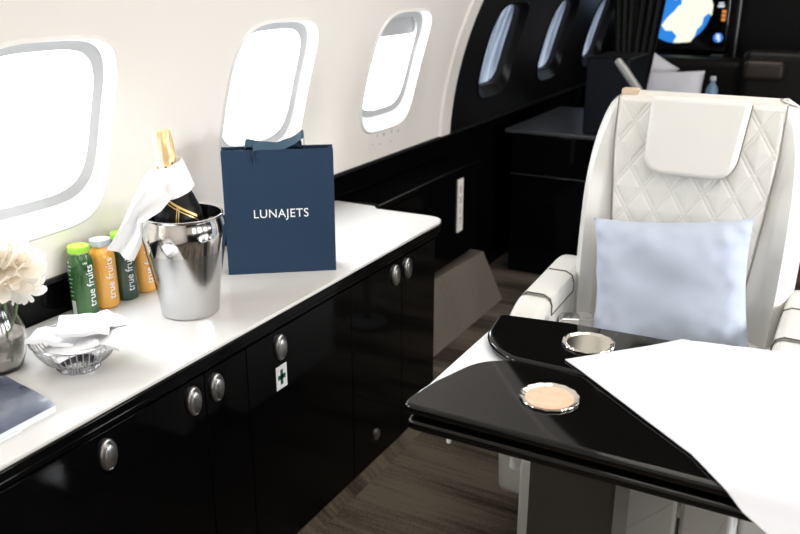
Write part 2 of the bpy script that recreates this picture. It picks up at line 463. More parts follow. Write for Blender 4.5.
for y, z in latches:
    d = [q for q in door_of if q[0] <= y <= q[1]][0][2]
    b1 = latch_bm(y, z); b1.transform(Matrix.Translation(-Vector(cab.location))); l = link('latch', b1, M['latch'], d)
    l['label'] = 'round chrome push latch'
    b2 = latch_btn(y, z); b2.transform(Matrix.Translation(-Vector(cab.location)))
    # button joined into the latch mesh
    tmp = B(); tmp.from_mesh(l.data); me2 = bpy.data.meshes.new('t'); b2.to_mesh(me2); b2.free(); tmp.from_mesh(me2); tmp.to_mesh(l.data); tmp.free()
    l.data.polygons.foreach_set('use_smooth', [True]*len(l.data.polygons)); l.data.set_sharp_from_angle(angle=.7)
bm = B(); rot = Matrix.Rotation(PI/2, 3, 'Y')
lathe(bm, [(.019,0),(.019,.004),(.015,.007),(.0005,.008)], 24, (XF, 1.989, .056), rot, (1,.9,1)); 
d = [q for q in door_of if q[0] <= 1.989 <= q[1]][0][2]; cl2 = cl('lower_latch', bm, M['latch'], d); 
bm = B(); box(bm, -1.56, XF+.004, Y0+.02, YE+.012, .586, .600, .004, 3); 
cl('trim_rail', bm, M['black'], cab)
# first-aid sticker
st = tag(link('first_aid_sticker', box(B(), XF, XF+.0008, 1.507, 1.551, .422, .485), M['white'], smooth=False), 'white first aid sticker with a green cross on the black cabinet front', 'sticker')
bm = B(); yc, zc = 1.529, .4535
box(bm, XF+.0008, XF+.0014, yc-.005, yc+.005, zc-.020, zc+.020); box(bm, XF+.0008, XF+.0014, yc-.015, yc+.015, zc-.006, zc+.006)
link('green_cross', bm, M['green'], st, smooth=False)

# white countertop with the notch and round far corner
out = rounded([(-1.608, Y0+.02), (-1.160, Y0+.02), (-1.160, 2.462), (-1.425, 2.452), (-1.447, 2.478), (-1.608, 2.478)], [0,.0,.07,.006,.006,0], 10)
bm = B(); rslab(bm, out, .621, .630, .003, XY, 3, r0=.002)
ct = tag(link('countertop', bm, M['counter']), 'long white stone countertop with a rounded far corner running under the windows', 'countertop')
out2 = rounded([(-1.60, Y0+.02), (-1.157, Y0+.02), (-1.157, 2.466), (-1.42, 2.456), (-1.60, 2.47)], [0,.0,.07,.0,0], 10)
bm = B(); rslab(bm, out2, .600, .621, .004, XY, 3); tr = link('edge_trim', bm, M['black'], ct); tr['label'] = 'black edge trim under the white top'

# black ledge cabinet continuing aft
led = thing('ledge_cabinet', 'low black cabinet beyond the white countertop with a pale exit strip on its face', 'cabinet', (-1.50, 2.95, ZF))
bm = B(); box(bm, -1.59, -1.437, 2.49, 3.36, .242, .612, .003); cl('body', bm, M['black'], led)
bm = B(); box(bm, -1.60, -1.43, 2.484, 3.37, .612, .633, .006, 3); cl('top', bm, M['black'], led)
bm = B(); box(bm, -1.438, -1.430, 2.50, 3.30, .244, .606, .002); dr = cl('door', bm, M['black'], led)
bm = B(); box(bm, -1.430, -1.424, 3.125, 3.178, .362, .590, .002); stp = cl('exit_strip', bm, M['strip'], dr); stp['label'] = 'pale illuminated strip with small red letters'
b = text_mesh('EXIT', .045, .0004); b.transform(Matrix(((0,0,1,-1.4235),(1,0,0,0),(0,1,0,0),(0,0,0,1)))) 
# letters stacked up the strip
bt = B()
for i, chh in enumerate('EXIT'):
    t = text_mesh(chh, .042, .0003); t.transform(Matrix.Translation((-1.4236, 3.151, .545-.046*i)) @ Matrix.Rotation(PI/2,4,'Z') @ Matrix.Rotation(PI/2,4,'X'))
    me_ = bpy.data.meshes.new('t'); t.to_mesh(me_); t.free(); bt.from_mesh(me_)
b.free(); bt.transform(Matrix.Translation(-Vector(led.location))); 
# sits on the strip: kept as part of the strip's mesh
tmp = B(); tmp.from_mesh(stp.data)
for f in tmp.faces: f.material_index = 0
n0 = len(tmp.faces); me_ = bpy.data.meshes.new('t'); bt.to_mesh(me_); bt.free(); tmp.from_mesh(me_); tmp.faces.ensure_lookup_table()
for f in tmp.faces[n0:]: f.material_index = 1
tmp.to_mesh(stp.data); tmp.free(); stp.data.materials.append(M['red'])
# carpeted sloping riser at the foot of the ledge cabinet
bm = B(); prof = [(-1.56, ZF), (-1.365, ZF), (-1.372, ZF+.02), (-1.425, .215), (-1.435, .238), (-1.56, .238)]
rows = [[bm.verts.new((x, y + (.05 if z < 0 else -.03), z)) for x, z in prof] for y in (2.40, 3.47)]
for v in rows[0]: v.co.y = 2.40
for v in rows[1]:
    if v.co.z > .2: v.co.z -= .048
for j in range(len(prof)): bm.faces.new([rows[0][j], rows[0][(j+1)%6], rows[1][(j+1)%6], rows[1][j]])
bm.faces.new(rows[0]); bm.faces.new(rows[1])
tag(link('carpeted_riser', bm, M['carpetside']), 'beige carpet covered sloping step at the foot of the low black cabinet', 'step')

# ------------------------------------------------------------------ aft, dark part of the cabin
cb = thing('credenza', 'black cabinet with a grey top across the aisle end behind the low cabinet', 'cabinet', (-1.28, 4.3, ZF))
bm = B(); box(bm, -1.50, -.86, 3.93, 4.75, ZF, .655, .006); cl('body', bm, M['black'], cb)
bm = B(); box(bm, -1.54, -.85, 3.915, 4.76, .655, .672, .004); cl('top', bm, mat('grey_satin_top', (.05,.053,.057), .3), cb)
bm = B(); box(bm, -1.50, -.87, 3.916, 3.93, .462, .650, .002); cl('drawer', bm, M['black'], cb)
bm = B(); box(bm, -1.50, -.87, 3.912, 3.93, .450, .457, .001); g = cl('drawer_rail', bm, mat('rail', (.08,.08,.085), .25, .8), cb)

# black upright case standing on the credenza
bm = B(); box(bm, -1.165, -.96, 3.95, 4.30, .672, 1.03, .012, 3)
bx = tag(link('storage_case', bm, mat('blueblack_case', (.0025,.004,.007), .6, spec=.2)), 'blue-black upright case standing on the grey topped cabinet', 'case')

# divan with white pillows
dv = thing('divan', 'low black divan below the map screen at the back of the cabin', 'sofa', (-.85, 5.35, ZF))
bm = B(); box(bm, -1.45, -.70, 5.0, 5.95, ZF, .36, .02, 3); cl('base', bm, M['darkseat'], dv)
bm = B(); box(bm, -1.44, -.71, 4.98, 5.77, .36, .60, .05, 4); cl('seat_cushion', bm, M['darkseat'], dv)
bm = B(); box(bm, -1.45, -.70, 5.78, 5.98, .50, .885, .06, 4); cl('backrest', bm, M['darkseat'], dv)
ds = thing('cabin_seat', 'dark leather cabin seat with a brown headrest right of the map screen', 'seat', (-.45, 5.2, ZF))
bm = B(); box(bm, -.66, -.24, 4.95, 5.45, ZF+.05, .40, .04, 4); cl('seat_cushion', bm, M['darkseat'], ds)
bm = B(); box(bm, -.66, -.24, 5.30, 5.45, .36, .98, .05, 4); cl('backrest', bm, M['darkseat'], ds)
bm = B(); box(bm, -.64, -.42, 5.24, 5.31, .82, .93, .03, 4); q = cl('headrest', bm, mat('brown_leather', (.035,.026,.021), .45), ds); q['label'] = 'brown headrest pad'
bm = B(); box(bm, -.60, -.30, 5.0, 5.4, ZF, ZF+.06, .01); cl('base', bm, M['blackm'], ds)
def pillow_bm(w, h, t, seed, n=36, pinch=.10, wr=.006):
    bm = B(); rows = []
    for sgn in (1, -1):
        g = []
        for i in range(n+1):
            r = []
            for j in range(n+1):
                s = -1+2*i/n; q = -1+2*j/n
                x = s*w/2*(1-pinch*(1-q*q)*.45*abs(s)**3); y = q*h/2*(1-pinch*(1-s*s)*.45*abs(q)**3)
                f = (max(0, 1-s**4)*max(0, 1-q**4))**.55
                z = sgn*t/2*f
                nn = noise.noise(Vector((x*9+seed, y*9, sgn*3.0)))*wr*2*f
                e = math.exp(-((1-abs(s))/.22)) + math.exp(-((1-abs(q))/.22))
                nn += noise.noise(Vector((x*26+seed, y*26, 5)))*wr*e*min(1, f*3)
                z += nn
                r.append(bm.verts.new((x, y, z)))
            g.append(r)
        for i in range(n):
            for j in range(n): bm.faces.new((g[i][j], g[i+1][j], g[i+1][j+1], g[i][j+1]))
    bmesh.ops.remove_doubles(bm, verts=bm.verts[:], dist=.0004)
    return bm
bm = pillow_bm(.36, .30, .12, 3); bm.transform(Matrix.Translation((-1.005, 5.12, .722)) @ Matrix.Rotation(math.radians(-4),4,'Y') @ Matrix.Rotation(math.radians(62),4,'X'))
p1 = tag(link('pillow', bm, M['wpillow']), 'lavender white pillow lying wide behind the top of the white seat', 'pillow')
bm = pillow_bm(.26, .30, .10, 8); bm.transform(Matrix.Translation((-1.20, 5.33, .80)) @ Matrix.Rotation(math.radians(32),4,'Y') @ Matrix.Rotation(math.radians(70),4,'X'))
p2 = tag(link('pillow', bm, M['wpillow']), 'cream white pillow tilted on end beside the black drape', 'pillow')

# map screen on the rear bulkhead
SY = 6.02
sc_ = thing('map_screen', 'lit screen showing a globe map on the rear bulkhead', 'screen', (-1.06, SY+.02, 1.2))
bm = B(); box(bm, -1.40, -.86, SY, 6.25, .905, 1.32, .01); cl('housing', bm, M['screenoff'], sc_)
def disc(cx, cz, r, y, n=64, zmin=None):
    bm = B(); vs = []
    for i in range(n):
        a = 2*PI*i/n; x = cx+r*math.cos(a); z = cz+r*math.sin(a)
        if zmin is not None: z = max(z, zmin)
        vs.append(bm.verts.new((x, y, z)))
    f = bm.faces.new(vs); ex = bmesh.ops.extrude_face_region(bm, geom=[f]); 
    for v in ex['geom']:
        if isinstance(v, bmesh.types.BMVert): v.co.y += .001
    bmesh.ops.remove_doubles(bm, verts=bm.verts[:], dist=.0002)
    return bm
GX, GZ, GR = -1.185, 1.165, .212
gl = cl('globe_image', disc(GX, GZ, GR, SY-.002, zmin=.945), M['ocean'], sc_); gl['label'] = 'glowing blue globe with pale land'
def land(pts, y=SY-.0035):
    bm = B(); vs = [bm.verts.new((GX+x*1.12, y, max(GZ+z*1.12,.946))) for x, z in pts]; f = bm.faces.new(vs)
    bmesh.ops.triangulate(bm, faces=[f]); return bm
shapes = [
 [(-.055,-.045),(-.02,-.01),(.0,.02),(.03,.035),(.02,.07),(.05,.09),(.03,.13),(.06,.17),(.12,.16),(.17,.10),(.197,.03),(.195,-.03),(.175,-.015),(.15,-.04),(.145,-.08),(.12,-.11),(.11,-.15),(.09,-.18),(.03,-.187),(-.01,-.187),(.01,-.15),(-.02,-.12),(-.06,-.12),(-.085,-.09)],
 [(-.19,.06),(-.15,.04),(-.12,.05),(-.09,.09),(-.05,.11),(-.03,.15),(-.05,.19),(-.12,.16),(-.17,.10)],
 [(-.03,.06),(-.015,.055),(-.005,.075),(-.02,.09)],
 [(-.198,-.03),(-.17,-.05),(-.14,-.10),(-.13,-.15),(-.15,-.14),(-.18,-.09)]]
bm = B()
for s in shapes:
    b_ = land(s); me_ = bpy.data.meshes.new('t'); b_.to_mesh(me_); b_.free(); bm.from_mesh(me_)
bm.transform(Matrix.Translation(-Vector(sc_.location))); link('land_shapes', bm, M['land'], gl, smooth=False)
bm = B(); box(bm, -.935,-.895, SY-.002, SY, 1.185, 1.20); box(bm, -.93,-.90, SY-.002, SY, 1.205,1.215); cl('white_caption', bm, M['whitetx'], sc_)
bm = B()
for zz in (1.10, 1.125, 1.15): box(bm, -.905,-.880, SY-.002, SY, zz, zz+.018)
cl('orange_readout', bm, M['orangetx'], sc_)
icon = cl('round_icon', disc(-.912, .995, .030, SY-.002, 28), M['ocean'], sc_)
bm = B(); box(bm, -.925,-.903, SY-.0035, SY-.002, .985,1.018); box(bm, -.912,-.898, SY-.0035, SY-.002, .972,1.0); bm.transform(Matrix.Translation(-Vector(sc_.location))); link('icon_mark', bm, M['whitetx'], icon, smooth=False)
bm = B(); box(bm, -.945,-.868, SY-.005, SY+.2, .868,.888, .003); tag(link('name_plate', bm, mat('plate', (.2,.2,.21), .3, .6)), 'small grey plate under the right side of the map screen', 'plate')
bm = B(); box(bm, -.82,-.80, 6.07, 6.10, ZF, 2.0, .006); tag(link('chrome_upright', bm, mat('dull_chrome', (.16,.16,.165), .3, .9)), 'thin vertical chrome strip right of the map screen', 'trim strip')

# little water bottle
bm = B(); lathe(bm, [(.0005,0),(.033,0),(.036,.01),(.036,.12),(.030,.16),(.014,.185),(.014,.20)], 24, (-.772, 5.10, .625), None)
wb = tag(link('water_bottle', bm, mat('pale_blue_plastic', (.25,.38,.55), .2)), 'small pale blue water bottle right of the lavender pillow', 'bottle')
bm = B(); lathe(bm, [(.0005,.2),(.016,.2),(.016,.222),(.0005,.222)], 20, (-.772, 5.10, .625)); link('cap', bm, M['white'], wb)
bm = B(); box(bm, -.83, -.70, 5.02, 5.18, .602, .625, .006); tag(link('divan_tray', bm, M['blackm']), 'black tray box under the pale blue water bottle', 'tray')

# black drape gathered beside the screen
dp = thing('drape', 'black tied drape hanging in front of the map screen', 'curtain', (-1.0, 4.83, ZF))
def drape(xt0, xt1, xb0, xb1, y, ztop, zbot, n=40, amp=.014, ph=0):
    bm = B(); R = 16; rows = []
    for j in range(R+1):
        f = j/R; z = ztop+(zbot-ztop)*f; e = f**1.1
        a = xt0*(1-e)+xb0*e; b = xt1*(1-e)+xb1*e; row = []
        for i in range(n+1):
            u = i/n; row.append(bm.verts.new((a+(b-a)*u, y+amp*math.sin(u*PI*7+ph)+.008*math.sin(u*23+f*3), z)))
        rows.append(row)
    for r0, r1 in zip(rows, rows[1:]):
        for i in range(n): bm.faces.new((r0[i], r0[i+1], r1[i+1], r1[i]))
    sol(bm, thickness=.004)
    return bm
cl('left_fold', drape(-1.33, -1.175, -1.225, -1.175, 4.87, 1.55, .45), M['drape'], dp)
cl('right_fold', drape(-1.165, -.985, -1.185, -1.125, 4.86, 1.55, .45, ph=1), M['drape'], dp)
q = cl('lining', drape(-1.215, -1.15, -1.195, -1.17, 4.90, 1.55, .45, 12, .006), M['drape2'], dp); q['label'] = 'grey lining showing between the folds'
bm = B(); box(bm, -1.33, -.9, 4.85, 4.89, 1.55, 1.57, .002); cl('rail', bm, M['blackm'], dp)
for x_, z_ in ((-1.30, 1.60), (-.95, 1.93)):
    bm = B(); tube(bm, [(x_, 4.87, 1.56),(x_, 4.87, z_)], .008); cl('hanger', bm, M['blackm'], dp)

# grey metal arm behind the seat
bm = B(); tube(bm, [(-.767,2.95,1.120),(-.763,2.95,1.117),(-.735,2.95,1.085),(-.670,2.95,1.005),(-.60,2.95,.91),(-.56,2.95,.70),(-.56,2.95,ZF+.03)], [.006,.013,.015,.015,.015,.015,.015], 12)
lathe(bm, [(.0005,0),(.09,0),(.09,.02),(.02,.035)], 24, (-.56,2.95,ZF))
tag(link('metal_arm', bm, M['steelarm']), 'grey round-ended metal arm slanting up behind the left corner of the white seat', 'metal arm')

# ------------------------------------------------------------------ white leather armchair
SX = -.365
ch = thing('leather_armchair', 'white quilted leather armchair with a padded headrest holding a pale blue pillow', 'armchair', (SX, 2.1, ZF))
IV = Matrix.Translation(-Vector(ch.location))
def cp(name, bm, m, parent=ch, **k):
    bm.transform(IV); return link(name, bm, m, parent, **k)
BXC = SX-.020
def yb(z): return 2.27 + .115*(z-.40)/.7      # leaning plane of the back
def back_half(z):      # half width of the backrest at height z
    w = .286 + .012*math.sin(max(0,min(1,(z-.4)/.7))*PI)
    if z > .80:
        f = min(1, (z-.80)/.292); w -= .080*(1-math.sqrt(max(0, 1-f**2.6)))
    return w
bm = B(); rings = []; NZ = 40; ZT = 1.085
for j in range(NZ+1):
    z = .33 + (ZT-.33)*(j/NZ); hw = back_half(z); top = max(0, (z-(ZT-.045))/.045)
    th = .13*(1-.55*(1-math.sqrt(max(0, 1-top**2)))) ; ring = []
    hw -= .02*(1-math.sqrt(max(0, 1-top**2)))
    prof = []
    for i in range(49):
        u = -1+2*i/48; au = abs(u)
        bol = .045*math.exp(-((au-.90)/.11)**2)*(1-min(1,max(0,(z-.80)/.20))**1.5)                    # side bolsters stand proud
        edge = .075*max(0, (au-.86)/.14)**2
        prof.append((u*hw, yb(z) - bol + edge + .02*(top**2)))
    for i in range(49):
        u = 1-2*i/48; au = abs(u)
        edge = .05*max(0, (au-.80)/.20)**2
        prof.append((u*hw, yb(z) + th - edge))
    rings.append([bm.verts.new((BXC+x, y, z)) for x, y in prof])
N = len(rings[0])
for a, b in zip(rings, rings[1:]):
    for i in range(N): bm.faces.new((a[i], a[(i+1)%N], b[(i+1)%N], b[i]))
bm.faces.new(rings[0]); T_ = rings[-1]
mid = []
for i in range(49):
    p = (T_[i].co + T_[97-i].co)/2; mid.append(bm.verts.new((p.x, p.y, p.z+.006)))
for i in range(48):
    bm.faces.new((T_[i], T_[i+1], mid[i+1], mid[i])); bm.faces.new((mid[i], mid[i+1], T_[96-i], T_[97-i]))
bmesh.ops.remove_doubles(bm, verts=bm.verts[:], dist=.0005)
cp('backrest', bm, M['leather'])
# quilted centre panel: diamonds pressed into the surface
def dia(u, v, px, pz, w=.0030, gap=.0045):
    a = u/px + v/pz; b = u/px - v/pz; k = px*pz/math.hypot(px, pz)
    g = 0; puff = 0
    da = abs((a+.5) % 1 - .5)*k; db = abs((b+.5) % 1 - .5)*k
    for d in (da, db): g = max(g, math.exp(-((d-gap)/w)**2))
    dm = min(da, db); puff = 1-math.exp(-(dm/.02)**2)
    return g, puff
def panel_half(z):
    return .165 + .048*max(0, min(1, (z-.50)/.45))**.8
bm = B(); nx, nz = 190, 300; g = []
for i in range(nx+1):
    row = []
    for j in range(nz+1):
        z = .42 + (ZT+.004-.42)*j/nz; hw = panel_half(z); u = -1+2*i/nx; x = u*hw
        gr, pf = dia(x, z-.78, .080, .118)
        e = max(0, (abs(u)-.965)/.035); et = max(0, (j/nz-.965)/.035)
        y = yb(z) - .018 - .0024*pf + .0019*gr + .012*e*e + .055*et*et; z -= .006*et**3
        row.append(bm.verts.new((BXC+x, y, z)))
    g.append(row)
for i in range(nx):
    for j in range(nz): bm.faces.new((g[i][j], g[i+1][j], g[i+1][j+1], g[i][j+1]))
cp('quilted_panel', bm, M['leather'])
for s in (-1, 1):
    bm = B()
    tube(bm, [(BXC+s*(panel_half(.45+.63*j/20)+.001), yb(.45+.63*j/20)-.0135, .45+.63*j/20) for j in range(21)], .0022, 6)
    cp('panel_piping', bm, M['seamlight'])
# headrest pad
HZ0, HZ1 = .888, 1.092
out = rounded([(BXC-.118, HZ1), (BXC-.118, HZ0), (BXC+.112, HZ0), (BXC+.134, HZ1)], [.02,.055,.055,.02], 8)
def hr(u, v, h):
    c = 1-((u-BXC)/.13)**2; 
    return Vector((u, yb(v) - .020 - h - .010*max(0,c)*(1 if h > .02 else 0), v))
bm = B(); rslab(bm, out, 0, .042, .016, hr, 5)
cp('headrest', bm, M['leather'])
bm = B(); rr = [p for p in offset_poly([Vector(p) for p in out], -.001)]; rr = [p for p in rr if p.y < HZ1-.012]; tube(bm, [hr(p.x, p.y, .004) for p in rr], .0018, 6); cp('headrest_piping', bm, M['seamlight'])
bm = B(); box(bm, BXC-.215, BXC-.170, yb(1.07)+.01, yb(1.07)+.045, 1.07, 1.096, .004); q = cp('belt_guide', bm, mat('tan_tab', (.62,.48,.36), .5)); q['label'] = 'tan tab on the top edge'

# arms: outline in (y, z), thickness in x
def arm(xa, xb, name='armrest'):
    prof = rounded([(1.90, ZF+.10), (1.895, .49), (2.00, .576), (2.37, .599), (2.44, .575), (2.44, ZF+.10)], [.03,.09,.06,.05,.03,.03], 8)
    bm = B(); rslab(bm, prof, xa, xb, .024, lambda u,v,h: Vector((h + (0.0 if v > .3 else (.3-v)*.06*(1 if h < SX else -1)), u, v)), 5)
    a = cp(name, bm, M['leather'])
    return a
aL = arm(-.745, -.652); aR = arm(-.104, -.008)
# hinged lid panel wrapping the top and inner side of each arm
for root, xa, xb, sgn in ((aL, -.745, -.652, 1), (aR, -.104, -.008, -1)):
    inner = xb if sgn > 0 else xa; outer = xa if sgn > 0 else xb
    bm = B()
    cs = [(outer+sgn*.004, .5685), (outer+sgn*.022, .5895), (inner-sgn*.022, .590), (inner-sgn*.004, .5805), (inner+sgn*.0015, .5625), (inner+sgn*.0015, .5355)]
    def zt(y): return (y-2.13)*.045
    rows = []
    for y in (2.045, 2.05, 2.11, 2.17, 2.225, 2.23):
        rows.append([bm.verts.new((x, y, z + zt(y) + (.0015 if 2.046 < y < 2.229 else -.004))) for x, z in cs])
    for a, b in zip(rows, rows[1:]):
        for j in range(5): bm.faces.new((a[j], a[j+1], b[j+1], b[j]))
    bm.transform(IV); link('armrest_lid', bm, M['leather'], root)
    bm = B()
    for y in (2.045, 2.232): tube(bm, [(x, y, z+zt(y)+.0005) for x, z in cs], .0022, 6)
    tube(bm, [(cs[-1][0], y, cs[-1][1]+zt(y)) for y in (2.045, 2.232)], .0022, 6)
    bm.transform(IV); link('lid_seam', bm, M['seam'], root)
bm = B(); tube(bm, [(-.649, 2.002, .505), (-.649, 2.006, .525), (-.649, 2.005, .545)], .006, 8); q = cp('recline_button', bm, M['chrome'], aL); q['label'] = 'small chrome button'
# seat cushion with quilted top
bm = B(); nx, ny = 150, 120; g = []
SXA, SXB, SYA, SYB = -.650, -.106, 1.76, 2.33
path = []
for j in range(ny+1):
    f = j/ny
    if f < .28: path.append((SYA, .22+.20*f/.28))
    elif f < .40:
        a = (f-.28)/.12*PI/2; path.append((SYA+.045*(1-math.cos(a)), .42+.045*math.sin(a)))
    else: path.append((SYA+.045+(SYB-SYA-.045)*(f-.40)/.60, .465))
L = 0; prev = path[0]
for i in range(nx+1):
    row = []; L = 0; prev = path[0]
    for j in range(ny+1):
        y, z = path[j]; L += math.hypot(y-prev[0], z-prev[1]); prev = path[j]
        u = -1+2*i/nx; x = (SXA+SXB)/2 + u*(SXB-SXA)/2
        gr, pf = dia(x-SX, L, .086, .11); e = max(0, (abs(u)-.93)/.07)
        d = .008*pf - .004*gr - .02*e*e
        if j/ny < .30: y -= d
        else: z += d
        row.append(bm.verts.new((x, y, z)))
    g.append(row)
for i in range(nx):
    for j in range(ny): bm.faces.new((g[i][j], g[i+1][j], g[i+1][j+1], g[i][j+1]))
cp('seat_cushion', bm, M['leather'])
bm = B(); box(bm, -.628, -.112, 1.80, 2.36, .03, .43, .03, 3); cp('seat_base', bm, M['leather'])
for xa, xb in ((-.612, -.487), (-.481, -.231), (-.225, -.113)):
    bm = B(); rslab(bm, rounded([(xa, .012), (xb, .012), (xb, .272), (xa, .272)], .014, 4), -1.80, -1.742, .012, lambda u,v,h: Vector((u, -h, v)), 3)
    cp('leg_rest_pad', bm, M['leather'])
bm = B(); box(bm, -.60, -.13, 1.92, 2.34, ZF, .04, .01); cp('swivel_base', bm, M['blackm'])
# seat belt ends
def belt(x, y, z, rz, lab):
    t = thing('seat_belt', lab, 'seat belt', (x, y, z), rz)
    bm = B(); box(bm, -.012, .055, -.022, .022, -.004, .001, .001); link('strap', bm, mat('grey_strap', (.42,.41,.38), .8), t)
    bm = B(); box(bm, -.045, .008, -.026, .026, -.004, .022, .006, 3); link('buckle', bm, M['brushed'], t)
    bm = B(); tube(bm, [(-.047, .026*math.cos(a), .009+.010*math.sin(a)) for a in [2*PI*i/18 for i in range(18)]], .003, 6, closed=True); link('ring', bm, M['chrome'], t)
    return t
b1 = belt(-.605, 2.13, .487, .4, 'grey seat belt buckle beside the left arm of the white seat')
b2 = belt(-.165, 2.05, .487, 2.2, 'grey seat belt buckle ring beside the right bottom corner of the blue pillow')

# pale blue pillow
bm = pillow_bm(.408, .34, .15, 1.7, 60, .16, .016)
pm = Matrix.Translation((SX-.016, 2.180, .628)) @ Matrix.Rotation(math.radians(-7.5),4,'Y') @ Matrix.Rotation(math.radians(74),4,'X')
bm.transform(pm)
tag(link('cushion', bm, M['pillow']), 'pale blue square pillow propped against the quilted back of the white seat', 'pillow')

# ------------------------------------------------------------------ folding table
tb = thing('folding_table', 'glossy black folding table with two cup holders in front of the white seat', 'table', (-.40, 1.55, ZF))
XR = .46
near = rounded([(-.686, 1.262), (XR, 1.262), (XR, 1.541), (-.575, 1.541), (-.618, 1.512), (-.640, 1.480), (-.679, 1.350)], [.024,.02,0,.01,.015,.03,.03], 6)
bm = B(); rslab(bm, near, .608, .630, .009, XY, 5); bm.transform(Matrix.Translation(-Vector(tb.location))); lf = link('near_leaf', bm, M['table'], tb)
low = rounded([(-.680, 1.264), (XR, 1.264), (XR, 1.541), (-.660, 1.541)], [.024,.02,0,.01], 6)
bm = B(); rslab(bm, low, .574, .597, .009, XY, 5); bm.transform(Matrix.Translation(-Vector(tb.location))); ll = link('folded_leaf', bm, M['table'], tb)
far = rounded([(-.575, 1.5445), (XR, 1.5445), (XR, 1.93), (-.266, 1.803), (-.52, 1.791), (-.690, 1.764), (-.672, 1.645), (-.632, 1.580)], [.02,0,.02,.0,.0,.022,.03,.03], 6)
bm = B(); rslab(bm, far, .610, .632, .009, XY, 5); bm.transform(Matrix.Translation(-Vector(tb.location))); fl = link('far_leaf', bm, M['table'], tb)
bm = B(); rslab(bm, [(-.692, 1.365), (-.40, 1.365), (-.40, 1.72), (-.692, 1.72)], .5995, .6065, .002, XY, 2); bm.transform(Matrix.Translation(-Vector(tb.location)))
q = link('sliding_panel', bm, mat('white_panel', (.87,.88,.9), .5), tb); q['label'] = 'white panel showing in the notch between the leaves'
# pedestal
bm = B(); box(bm, -.505, -.322, 1.50, 1.66, ZF, .574, .008, 3); box(bm, -.515, -.312, 1.40, 1.75, ZF, ZF+.03, .008, 3)
bm.transform(Matrix.Translation(-Vector(tb.location))); q = link('pedestal', bm, M['pedestal'], tb); q['label'] = 'glossy grey-brown pedestal'
bm = B(); lathe(bm, [(.0005,-.006),(.004,-.006),(.005,0),(.005,.004)], 14, (-.588,1.274,.571)); bm.transform(Matrix.Translation(-Vector(tb.location))); link('release_button', bm, M['white'], tb)
def cup(cx, cy, cz, leafo, fill, lab):
    sc = lambda a, z: 1+.018*math.cos(a*14)
    bm = B(); lathe(bm, [(.044,.0008),(.0465,.0012),(.051,.0030),(.0545,.0046),(.0565,.0046),(.057,.0036),(.0560,.001),(.055,0)], 112, (cx,cy,cz), mod=sc)
    bm.transform(Matrix.Translation(-Vector(tb.location))); c = link('cup_holder', bm, M['chromewarm'], leafo); c['label'] = lab
    return c
def liner(cx, cy, cz, leafo, m, lab):
    bm = B(); lathe(bm, [(.0005,.0014),(.030,.0014),(.0465,.0018),(.047,.0006)], 48, (cx,cy,cz)); bm.transform(Matrix.Translation(-Vector(tb.location)))
    c = link('cup_holder_liner', bm, m, leafo); c['label'] = lab
cup(-.443, 1.414, .630, lf, None, 'scalloped chrome cup holder ring'); liner(-.443, 1.414, .630, lf, M['cupfill'], 'tan liner')
cup(-.450, 1.690, .632, fl, None, 'scalloped chrome cup holder ring'); liner(-.450, 1.690, .632, fl, M['chromewarm'], 'polished metal liner')

# tablecloth: flat sheet laid askew, front and rear rims folded over the table edges
bm = B()
poly = [(-.468,1.583),(-.36,1.705),(-.272,1.808),(-.10,1.99),(.48,2.03),(.48,1.02),(.14,1.02),(-.017,1.182),(-.067,1.216),(-.110,1.262),(-.165,1.330),(-.259,1.408),(-.42,1.545)]
f = bm.faces.new([bm.verts.new((x,y,0)) for x,y in poly])
for i in range(60):
    x = -.48+.96*i/60+.004; g_ = bm.verts[:]+bm.edges[:]+bm.faces[:]
    bmesh.ops.bisect_plane(bm, geom=g_, plane_co=(x,0,0), plane_no=(1,0,0))
for i in range(64):
    y = 1.02+1.02*i/64+.004; g_ = bm.verts[:]+bm.edges[:]+bm.faces[:]
    bmesh.ops.bisect_plane(bm, geom=g_, plane_co=(0,y,0), plane_no=(0,1,0))
def rear(x): return 1.801 + (x+.266)*.18 if x > -.266 else 1.801
for v in bm.verts:
    x, d = v.co.x, v.co.y; zt_ = .6345; r = .016; yf = 1.257; yr = rear(x)+.006
    dz = .0014*noise.noise(Vector((x*10, d*10, 0)))
    if d < yf:
        e = yf-d
        if e < r*.9: a = e/r; y = yf - r*math.sin(a)*.8; z = zt_-r*(1-math.cos(a))
        else: e2 = e-r*.9; a = .9; y = yf - r*math.sin(a)*.8 - .93*e2; z = zt_-r*(1-math.cos(a))-.36*e2
    elif d > yr:
        e = d-yr
        if e < r*PI/2: a = e/r; y = yr + r*math.sin(a); z = zt_-r*(1-math.cos(a))
        else: y = yr+r; z = zt_-r-(e-r*PI/2)
    else: y = d; z = zt_+.001+dz
    v.co = (x, y, z)
sol(bm, thickness=.0018)
tag(link('tablecloth', bm, M['cloth']), 'white cloth spread askew over the right side of the black table', 'tablecloth')

# ------------------------------------------------------------------ things on the countertop
Z = .630
# navy gift bag
FL = Vector((-1.432,1.672,Z)); FR = Vector((-1.201,1.844,Z)); U = (FR-FL).normalized(); wB = (FR-FL).length; Nn = Vector((-U.y, U.x, 0)); hB = .337
ang = math.atan2(U.y, U.x)
bag = thing('gift_bag', 'navy blue paper gift bag with white lettering and ribbon handles standing on the countertop', 'bag', FL, ang)
bm = B(); dB, dT = .085, .030
def bagp(u, v, h, sag=0): return Vector((u*wB, v*(dB+(dT-dB)*h), h*hB))
n = 14
def sheet(bm, p00, p10, p11, p01, nu=12, nv=16, disp=None):
    g = []
    for i in range(nu+1):
        r = []
        for j in range(nv+1):
            a, b = i/nu, j/nv
            p = p00*(1-a)*(1-b)+p10*a*(1-b)+p11*a*b+p01*(1-a)*b
            if disp: p = p + disp(a, b)
            r.append(bm.verts.new(p))
        g.append(r)
    for i in range(nu):
        for j in range(nv): bm.faces.new((g[i][j], g[i+1][j], g[i+1][j+1], g[i][j+1]))
